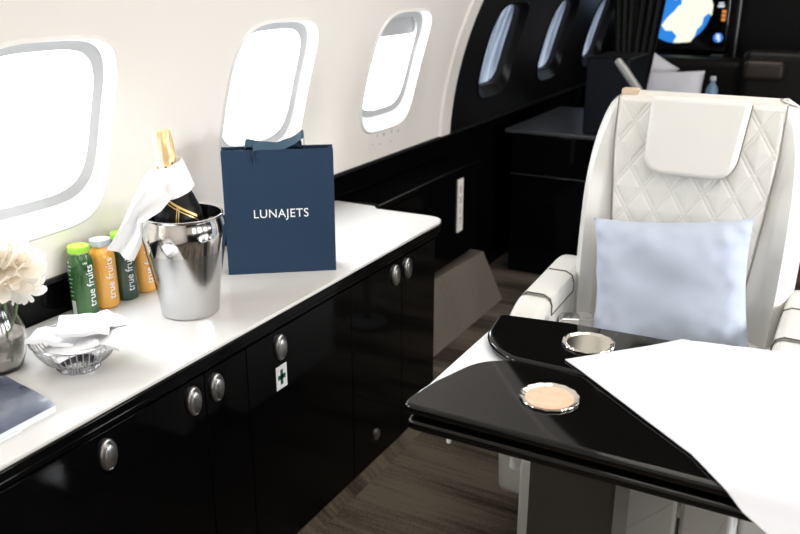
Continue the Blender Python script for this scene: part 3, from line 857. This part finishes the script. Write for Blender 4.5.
sheet(bm, bagp(0,0,0), bagp(1,0,0), bagp(1,0,1), bagp(0,0,1), disp=lambda a,b: Vector((0,-.003*math.sin(PI*a)*math.sin(PI*b),0)))
sheet(bm, bagp(0,1,0), bagp(1,1,0), bagp(1,1,1.012), bagp(0,1,1.012))
for u, s in ((0, 1), (1, -1)):   # folded-in sides
    sheet(bm, bagp(u,0,0), bagp(u,.5,0), bagp(u,.5,1)+Vector((s*.012,0,0)), bagp(u,0,1), 4, 12)
    sheet(bm, bagp(u,.5,0), bagp(u,1,0), bagp(u,1,1), bagp(u,.5,1)+Vector((s*.012,0,0)), 4, 12)
sheet(bm, bagp(0,0,0), bagp(1,0,0), bagp(1,1,0), bagp(0,1,0), 4, 4)
bmesh.ops.remove_doubles(bm, verts=bm.verts[:], dist=.0003)
bb_ = link('bag_body', bm, M['navy'], bag, smooth=False)
so_ = bb_.modifiers.new('paper_thickness', 'SOLIDIFY'); so_.thickness = .0009; so_.offset = 0
t = text_mesh('LUNAJETS', .0268, .0003, space=1.06); 
xs = [v.co.x for v in t.verts]; wt = max(xs)-min(xs); s = .143/wt
t.transform(Matrix.Translation((wB*.508, -.0050, hB*.494)) @ Matrix.Rotation(PI/2,4,'X') @ Matrix.Diagonal((s, s*1.05, 1, 1)).to_4x4())
for v in t.verts: v.co.z += 0
l = link('lettering', t, M['white'], bag, smooth=False); l['label'] = 'white capital lettering'
def ribbon(bm, pts, w, up=Vector((0,1,0))):
    pts = [Vector(p) for p in pts]; a = []
    for i, p in enumerate(pts):
        q = w/2; a.append((bm.verts.new(p-up*q), bm.verts.new(p+up*q)))
    for (x0,x1),(y0,y1) in zip(a, a[1:]): bm.faces.new((x0,x1,y1,y0))
def sm(pts, k=5):
    out = []; P = [Vector(p) for p in pts]; n = len(P)
    for i in range(n-1):
        p0, p1, p2, p3 = P[max(i-1,0)], P[i], P[i+1], P[min(i+2,n-1)]
        for j in range(k):
            t_ = j/k
            out.append(.5*((2*p1)+(p2-p0)*t_+(2*p0-5*p1+4*p2-p3)*t_*t_+(3*p1-p0-3*p2+p3)*t_**3))
    out.append(P[-1]); return out
bm = B(); T = hB
ribbon(bm, sm([(.085,.006,T-.03),(.082,.008,T+.004),(.11,.012,T+.009),(.15,.014,T+.006),(.19,.015,T+.022),(.212,.016,T+.036),(.214,.017,T+.012),(.212,.016,T-.03)]), .034, Vector((0,.75,.5)))
sol(bm, thickness=.0008); link('ribbon_handle', bm, M['ribbon'], bag)
bm = B()
ribbon(bm, sm([(.06,.022,T-.03),(.062,.024,T+.010),(.075,.024,T+.014),(.10,.024,T+.008),(.14,.022,T+.004),(.175,.024,T+.014),(.205,.022,T+.010),(.208,.022,T-.02)]), .026, Vector((0,.6,.7)))
sol(bm, thickness=.0008); link('ribbon_handle', bm, M['ribbon'], bag)

# champagne bucket
BC = Vector((-1.349, 1.428, Z))
prof = [(.0005,.0),(.064,.0),(.068,.003),(.0685,.012),(.072,.04),(.0775,.08),(.0845,.12),(.0915,.16),(.0955,.19),(.0958,.206),(.0935,.224),(.0905,.237),(.092,.2405),(.092,.2435),(.090,.2445),(.0880,.243),(.0878,.232),(.091,.205),(.087,.17),(.079,.11),(.072,.05),(.066,.012),(.0005,.010)]
bm = B(); lathe(bm, prof, 72, (0,0,0))
bk = link('ice_bucket', bm, M['brushed'], loc=BC); tag(bk, 'tall polished steel ice bucket holding a foil-topped bottle', 'ice bucket')
bk.data.materials.append(M['chrome'])
for p in bk.data.polygons:
    if p.center.z > .165 or p.center.z < .006: p.material_index = 1
# champagne bottle leaning in the bucket; axis from the bucket foot to the foil tip
BS = 1.25
foot = BC + Vector((.014,.008,.024)); tip = BC + Vector((-.030,-.013,.428)); ax = (tip-foot).normalized()
q = Vector((0,0,1)).rotation_difference(ax)
bot = thing('champagne_bottle', 'dark champagne bottle with gold foil neck leaning in the steel ice bucket', 'bottle', foot)
bot.rotation_mode = 'QUATERNION'; bot.rotation_quaternion = q; bot.scale = (BS,)*3
bm = B(); lathe(bm, [(.0005,.004),(.038,.0),(.043,.006),(.0435,.15),(.042,.175),(.034,.205),(.024,.228),(.0175,.25),(.0150,.275),(.0148,.296),(.0005,.297)], 48); link('bottle_body', bm, M['darkglass'], bot)
bm = B(); lathe(bm, [(.0442,.085),(.0444,.15),(.0428,.177),(.035,.206),(.0262,.2265)], 48); link('label_sleeve', bm, M['blabel'], bot)
bm = B(); fo = lambda a, z: 1+.05*math.sin(a*5+z*160)+.03*math.sin(a*9-z*90)
lathe(bm, [(.0255,.229),(.0185,.252),(.0165,.262),(.0158,.275),(.0178,.283),(.0175,.302),(.0165,.314),(.0172,.322),(.0150,.330),(.0005,.332)], 48, mod=fo); link('gold_foil', bm, M['gold'], bot)
# gilt lines on the dark sleeve: a slanted T shape facing the cabin
rq = q.to_matrix()
def on_sleeve(a, z):
    # radius of the sleeve at height z
    P = [(.0444,.085),(.0444,.15),(.0428,.177),(.035,.206),(.0262,.2265)]
    for (r0,z0),(r1,z1) in zip(P, P[1:]):
        if z0 <= z <= z1: r = r0+(r1-r0)*(z-z0)/(z1-z0); break
    else: r = .03
    return Vector(((r+.0006)*math.cos(a), (r+.0006)*math.sin(a), z))
def gilt(a0, z0, a1, z1, w, bm):
    pr_ = None; n = 14
    for i in range(n+1):
        f = i/n; a = a0+(a1-a0)*f; z = z0+(z1-z0)*f
        v = [bm.verts.new(on_sleeve(a, max(.086,min(.226,z+s*w)))) for s in (-.5,.5)]
        if pr_: bm.faces.new((pr_[0], v[0], v[1], pr_[1]))
        pr_ = v
AC = math.atan2(-BC.y, -BC.x)     # azimuth that faces into the cabin
bm = B(); gilt(AC-.75, .222, AC+.85, .172, .005, bm); gilt(AC-.7, .213, AC+.9, .163, .002, bm)
pts_ = [(AC+.05, .197), (AC-.10, .175), (AC-.28, .13)]
for da in (0, .09):
    for (a0,z0),(a1,z1) in zip(pts_, pts_[1:]):
        for i in range(6):
            f0, f1 = i/6, (i+1)/6
            A0, Z0_, A1, Z1_ = a0+(a1-a0)*f0+da, z0+(z1-z0)*f0, a0+(a1-a0)*f1+da, z0+(z1-z0)*f1
            bm.faces.new([bm.verts.new(on_sleeve(a, z)) for a, z in ((A0-.022,Z0_),(A0+.022,Z0_),(A1+.022,Z1_),(A1-.022,Z1_))])
link('gilt_lines', bm, M['goldline'], bot)
# napkin tied round the neck with a tail over the rim
nk = thing('bottle_napkin', 'white napkin wrapped round the champagne bottle neck and draped over the bucket rim', 'napkin', BC + Vector((0,0,.30)))
bm = B(); rows = []; c0 = foot + ax*.268; sx_ = ax.orthogonal().normalized(); sy_ = ax.cross(sx_)
for j in range(9):
    f = j/8; rr_ = .047 - .016*f; row = []
    for i in range(36):
        a = 2*PI*i/36
        r_ = rr_*(1+.06*math.sin(a*3+f*2)+.03*math.sin(a*7))
        row.append(bm.verts.new(c0 + ax*(.001+.070*f + .008*math.sin(a+1)) + (sx_*math.cos(a)+sy_*math.sin(a))*r_))
    rows.append(row)
for r0, r1 in zip(rows, rows[1:]):
    for i in range(36): bm.faces.new((r0[i], r0[(i+1)%36], r1[(i+1)%36], r1[i]))
sol(bm, thickness=.002)
bm.transform(Matrix.Translation(-Vector(nk.location))); link('neck_wrap', bm, M['napkin'], nk)
RV = Vector((.879,.478,0)); NV = Vector((.478,-.879,0))      # directions along and out of the tail's hanging plane
top_e = [(-.052,.985),(-.075,.945),(-.105,.890),(-.135,.845),(-.168,.800)]
bot_e = [(.000,.930),(-.030,.895),(-.080,.865),(-.088,.815),(-.112,.772)]
bm = B(); rows = []
for i in range(25):
    f = i/24*4; k_ = min(3, int(f)); t_ = f-k_; row = []
    A = Vector(top_e[k_]).lerp(Vector(top_e[k_+1]), t_); Bv = Vector(bot_e[k_]).lerp(Vector(bot_e[k_+1]), t_)
    for j in range(15):
        u = j/14; p = A.lerp(Bv, u); dpt = .034 + .012*math.sin(u*PI*2.2+f*.5) + .010*math.sin(u*PI) + .02*math.sin(min(1,f/2.5)*PI)
        row.append(bm.verts.new(BC + RV*p.x + NV*dpt + Vector((0,0,p.y-Z))))
    rows.append(row)
for r0, r1 in zip(rows, rows[1:]):
    for i in range(14): bm.faces.new((r0[i], r0[i+1], r1[i+1], r1[i]))
sol(bm, thickness=.003)
bm.transform(Matrix.Translation(-Vector(nk.location))); link('draped_tail', bm, M['napkin'], nk)

# juice bottles
def juice(loc, face, jm, lm, label, name='juice_bottle', barcode=False):
    t = thing(name, label, 'bottle', loc, face, 'small juice bottles on the countertop')
    t.scale = (1.0,1.0,1.085)
    bm = B(); lathe(bm, [(.0005,.001),(.026,.0),(.0305,.004),(.031,.010),(.031,.112),(.0295,.124),(.0255,.133),(.0225,.1375),(.0215,.141)], 48); link('bottle_body', bm, jm, t)
    bm = B(); lathe(bm, [(.0215,.1405),(.0218,.146),(.0005,.146)], 32); link('glass_neck', bm, M['clearlid'], t)
    rib = lambda a, z: 1+.008*math.cos(a*36)
    bm = B(); lathe(bm, [(.0235,.143),(.0248,.1445),(.0248,.154),(.0238,.157),(.021,.1575),(.0005,.1570)], 144, mod=rib); link('lid', bm, lm, t)
    tm_ = text_mesh('true fruits', .026, .0006, space=1.0)
    xs = [v.co.x for v in tm_.verts]; s = .094/(max(xs)-min(xs)); R_ = .0313
    for v in tm_.verts:
        x, y, zz = v.co.x*s, v.co.y*s*1.15, v.co.z
        a = -y/R_           # text runs upwards, its height wraps round the bottle
        v.co = ((R_+zz)*math.cos(a), (R_+zz)*math.sin(a), .071+x)
    l = link('lettering', tm_, M['white'], t, smooth=False); l['label'] = 'white lettering running up the side'
    if barcode:
        bm = B(); n = 14
        for (a0,a1,z0,z1) in [(-1.75,-1.32,.006,.040)]:
            g = [[bm.verts.new((.0314*math.cos(a0+(a1-a0)*i/n), .0314*math.sin(a0+(a1-a0)*i/n), z)) for z in (z0,z1)] for i in range(n+1)]
            for i in range(n): bm.faces.new((g[i][0], g[i+1][0], g[i+1][1], g[i][1]))
        q = link('barcode_label', bm, mat('pale_label', (.62,.66,.62), .5), t)
        bm = B()
        for k_ in range(9):
            z = .050+.0095*k_; a0, a1 = -1.70, -1.70+.28+.08*math.sin(k_*2.1)
            g = [[bm.verts.new((.0314*math.cos(a0+(a1-a0)*i/6), .0314*math.sin(a0+(a1-a0)*i/6), zz)) for zz in (z,z+.0022)] for i in range(7)]
            for i in range(6): bm.faces.new((g[i][0], g[i+1][0], g[i+1][1], g[i][1]))
        link('small_print', bm, mat('pale_print', (.45,.5,.45), .5), t)
    return t
def fac(x, y, off): return math.atan2(-y, -x) + off
juice((-1.555,1.295,Z), fac(-1.555,1.295,.62), M['greenj'], M['lime'], 'green juice bottle with lime lid, nearest the flowers', barcode=True)
juice((-1.553,1.358,Z), fac(-1.553,1.358,.50), M['orangej'], M['clearlid'], 'orange juice bottle with a silver lid, between the two green bottles')
juice((-1.551,1.421,Z), fac(-1.551,1.421,.42), M['greenj2'], M['lime'], 'dark green juice bottle whose lime lid is half under the napkin tail')
juice((-1.549,1.484,Z), fac(-1.549,1.484,.42), M['orangej'], M['lime'], 'orange juice bottle closest to the steel ice bucket, behind the napkin tail')

# wire basket with paper napkins
KB = Vector((-1.343,1.083,Z)); kb = thing('wire_basket', 'small round chrome wire basket filled with folded white napkins', 'basket', KB)
def br(h): return .046 + .042*(max(0,h)**.55)        # h 0..1
HB = .066
bm = B(); lathe(bm, [(.040,0),(.043,.0),(.044,.004),(.036,.012),(.034,.012),(.040,.003)], 48, mod=lambda a,z: 1+.03*math.cos(a*12)); link('foot', bm, M['wire'], kb)
bm = B(); tube(bm, [(.088*math.cos(a), .088*math.sin(a), HB) for a in [2*PI*i/64 for i in range(64)]], .0026, 8, closed=True); link('rim', bm, M['wire'], kb)
bm = B()
for i in range(44):
    a = 2*PI*i/44
    tube(bm, [(r_*math.cos(a), r_*math.sin(a), z_) for r_, z_ in [(.034,.012),(.050,.016),(.066,.026),(.079,.044),(.088,HB)]], .0011, 5)
tube(bm, [(.036*math.cos(a), .036*math.sin(a), .012) for a in [2*PI*i/40 for i in range(40)]], .002, 6, closed=True)
link('wire_cage', bm, M['wire'], kb)
names = ['with its corner poking out over the left rim', 'with its corner pointing to the bucket over the right rim', 'lying flat on top of the basket heap', 'standing at the back of the basket heap', 'bunched at the front of the basket heap', 'deep in the middle of the basket heap']
conf = [(-.050,-.018,.082,2.1,.10,.16,.105),(.046,.032,.084,.15,.08,-.14,.110),(.004,.002,.101,.75,.05,.03,.100),(-.004,.040,.094,1.3,-.12,.06,.100),(.004,-.036,.078,2.75,-.22,.05,.095),(.0,.0,.068,.2,.02,.0,.095)]
for i, (dx,dy,dz,rz,rx,ry,sz) in enumerate(conf):
    bm = B(); n = 14; g = []
    for a in range(n+1):
        r_ = []
        for b in range(n+1):
            x = (a/n-.5)*sz; y = (b/n-.5)*sz*.9
            z = .0022*math.sin(x*55+i)+.002*math.sin(y*60+i*2) + .006*noise.noise(Vector((x*30+i*5,y*30,0)))
            r_.append(bm.verts.new((x,y,z)))
        g.append(r_)
    for a in range(n):
        for b in range(n): bm.faces.new((g[a][b], g[a+1][b], g[a+1][b+1], g[a][b+1]))
    sol(bm, thickness=.009)
    from mathutils import Euler
    bm.transform(Euler((rx,ry,rz)).to_matrix().to_4x4())
    tag(link('paper_napkin', bm, M['napkin'], loc=KB+Vector((dx+.013,dy+.008,dz-.014))), 'folded white paper napkin '+names[i], 'napkin', 'paper napkins in the wire basket')

# vase and peonies
VC = Vector((-1.482,1.000,Z))
bm = B(); lathe(bm, [(.0005,.0),(.044,.0),(.047,.004),(.056,.03),(.061,.06),(.058,.09),(.048,.12),(.040,.145),(.043,.16),(.041,.16),(.038,.145),(.046,.12),(.056,.09),(.0585,.06),(.053,.03),(.044,.010),(.0005,.008)], 56)
vs_ = tag(link('vase', bm, M['glass'], loc=VC), 'clear round glass vase with peonies at the left end of the countertop', 'vase')
bm = B(); lathe(bm, [(.0005,.0082),(.0435,.0102),(.052,.03),(.0575,.06),(.0570,.075),(.0005,.075)], 48); link('water', bm, mat('cloudy_water', (.80,.76,.70), .1, trans=.75, ior=1.33), vs_)
def peony(c, R, base, label, mt, seed, npet=70):
    rnd = random.Random(seed); t = thing('peony', label, 'flower', c, 0, 'pale peonies in the glass vase')
    bm = B()
    for i in range(npet):
        f = i/npet; el = math.radians(88-125*f + rnd.uniform(-10,10)); az = i*2.39996+rnd.uniform(-.3,.3)
        dist = R*(.35+.6*f)+rnd.uniform(-.006,.006); L = R*(.60+.25*rnd.random()); Wd = R*(.50+.3*rnd.random())
        rot = Euler((0, PI/2-el, az)).to_matrix()
        g = []; tilt = rnd.uniform(-.4,.3)
        for a in range(7):
            r_ = []
            for b in range(7):
                u = a/6; v = -1+2*b/6
                x = v*Wd/2*math.sin(PI*(.18+.62*u)); z = (dist-L*.65)+L*u
                y = .35*Wd*(v*v)*.5 + math.sin(u*PI)*.25*L + .10*L*math.sin(v*6+i)*u*u + tilt*L*u*.4
                r_.append(bm.verts.new(rot @ Vector((y, x, z))))
            g.append(r_)
        for a in range(6):
            for b in range(6): bm.faces.new((g[a][b], g[a+1][b], g[a+1][b+1], g[a][b+1]))
    link('petals', bm, mt, t)
    b_ = Vector(base)-Vector(c); bm = B(); tube(bm, sm([(0,0,0),(b_.x*.3,b_.y*.3,b_.z*.4),tuple(b_)], 6), .0025, 8); link('stem', bm, M['leaf'], t)
peony((-1.425,1.000,.868), .074, VC+Vector((.02,.01,.02)), 'cream peony with peach centre at the left end of the countertop', M['petal'], 3)
peony((-1.425,1.035,.818), .050, VC+Vector((-.01,.02,.02)), 'small ivory peony hanging towards the juice bottles', M['petal2'], 5, 55)
peony((-1.53,.975,.900), .060, VC+Vector((-.02,-.01,.02)), 'ivory peony at the back of the vase against the window wall', M['petal2'], 9, 60)

# magazine and loose papers
def flat(name, pts, z0, z1, m, label, cat, curl=0):
    bm = B(); rslab(bm, [Vector(p) for p in pts], z0, z1, .0008, XY, 1); o = tag(link(name, bm, m, smooth=False), label, cat); return o
mg = thing('magazine', 'dark blue-grey covered magazine at the near left end of the countertop', 'magazine', (-1.36,.93,Z))
# corners of the magazine on the counter
c0_, c1_, c2_, c3_ = Vector((-1.229,.928)), Vector((-1.225,.678)), Vector((-1.421,.678)), Vector((-1.416,.964))
def mg_sheet(z0, z1, lift, ins, m, name):
    bm = B(); n = 20; g = {}
    for lay, zz in ((0, z0), (1, z1)):
        for i in range(n+1):
            for j in range(n+1):
                a, b = i/n, j/n; p = c0_*(1-a)*(1-b)+c1_*a*(1-b)+c2_*a*b+c3_*(1-a)*b
                cen = (c0_+c1_+c2_+c3_)/4; p = p + (cen-p)*ins
                z = zz + (lift*(.35*math.sin(min(1,b*1.4)*PI)) if lay == 1 else 0)
                g[lay,i,j] = bm.verts.new((p.x, p.y, z))
    for i in range(n):
        for j in range(n):
            bm.faces.new((g[0,i,j],g[0,i+1,j],g[0,i+1,j+1],g[0,i,j+1])); bm.faces.new((g[1,i,j],g[1,i+1,j],g[1,i+1,j+1],g[1,i,j+1]))
    for k_ in range(n):
        for (p, q) in (((k_,0),(k_+1,0)),((k_,n),(k_+1,n)),((0,k_),(0,k_+1)),((n,k_),(n,k_+1))):
            bm.faces.new((g[0,*p],g[0,*q],g[1,*q],g[1,*p]))
    bm.transform(Matrix.Translation(-Vector(mg.location))); return link(name, bm, m, mg)
mg_sheet(Z, Z+.013, .010, .01, M['paper'], 'pages')
mg_sheet(Z+.0132, Z+.0140, .010, 0, M['magcover'], 'cover')
# curved top: the cover follows the pages
bm = B(); bmesh.ops.create_circle(bm, cap_ends=True, radius=.010, segments=20); bm.transform(Matrix.Translation(Vector((-1.36,.905,Z+.0185))-Vector(mg.location)) @ Matrix.Diagonal((.7,2.0,1,1)))
flat('leaflet', [(-1.222,.845),(-1.222,.72),(-1.262,.72),(-1.262,.852)], Z, Z+.005, M['paper'], 'small white leaflet peeking out under the front edge of the dark magazine', 'leaflet')
bm.free()

# ------------------------------------------------------------------ lights
w = bpy.data.worlds.new('World'); bpy.context.scene.world = w; w.use_nodes = True
nt = w.node_tree; bg = nt.nodes['Background']; bg.inputs[0].default_value = (.93,.965,1,1); bg.inputs[1].default_value = 2.6
def area(name, loc, rot, sx, sy, e, col=(1,1,1), spread=180):
    l = bpy.data.lights.new(name, 'AREA'); l.shape = 'RECTANGLE'; l.size = sx; l.size_y = sy; l.energy = e; l.color = col; l.spread = math.radians(spread)
    o = bpy.data.objects.new(name, l); COL.objects.link(o); o.location = loc; o.rotation_euler = rot; return o
area('ceiling_fill', (-.05, 1.15, 2.02), (0,0,0), 1.1, 2.6, 18, (1,.95,.88))  # unseen lamp added as flash-like fill, no fixture in the ceiling
area('ceiling_fill', (-.1, 2.9, 2.02), (0,0,0), .9, .5, 5, (1,.95,.88))  # second added fill lamp farther aft, also without a fixture
for c, en in zip(CREAM, (5.5, 10, 18, 22)):
    p = W(1, c, .279, .02); area('window_daylight', p, (0, math.radians(90)-.0, 0), .42, .34, en, (.95,.97,1))
    p = W(-1, c, .279, .065); 
    area('window_daylight', (p.x, p.y, p.z), (0, math.radians(-90+16), 0), .36, .30, 5, (.93,.97,1))
area('aft_fill', (-.6, 5.0, 1.95), (0,0,0), .6, .5, 6, (1,.93,.85))  # unseen fill lamp added to brighten the pillows at the back

# ------------------------------------------------------------------ camera
cam = bpy.data.cameras.new('Camera'); co = bpy.data.objects.new('Camera', cam); COL.objects.link(co)
cam.sensor_width = 36; cam.lens = 38.25; cam.clip_start = .02
co.location = (0, 0, 1.4); pitch = math.radians(19.1398); yaw = math.radians(28.5239)
co.rotation_euler = (PI/2 - pitch, 0, yaw)
cam.dof.use_dof = True; cam.dof.focus_distance = 1.95; cam.dof.aperture_fstop = 4.0
sc = bpy.context.scene; sc.camera = co
sc.view_settings.view_transform = 'Standard'; sc.view_settings.look = 'None'; sc.view_settings.gamma = 1; sc.view_settings.exposure = 0.0
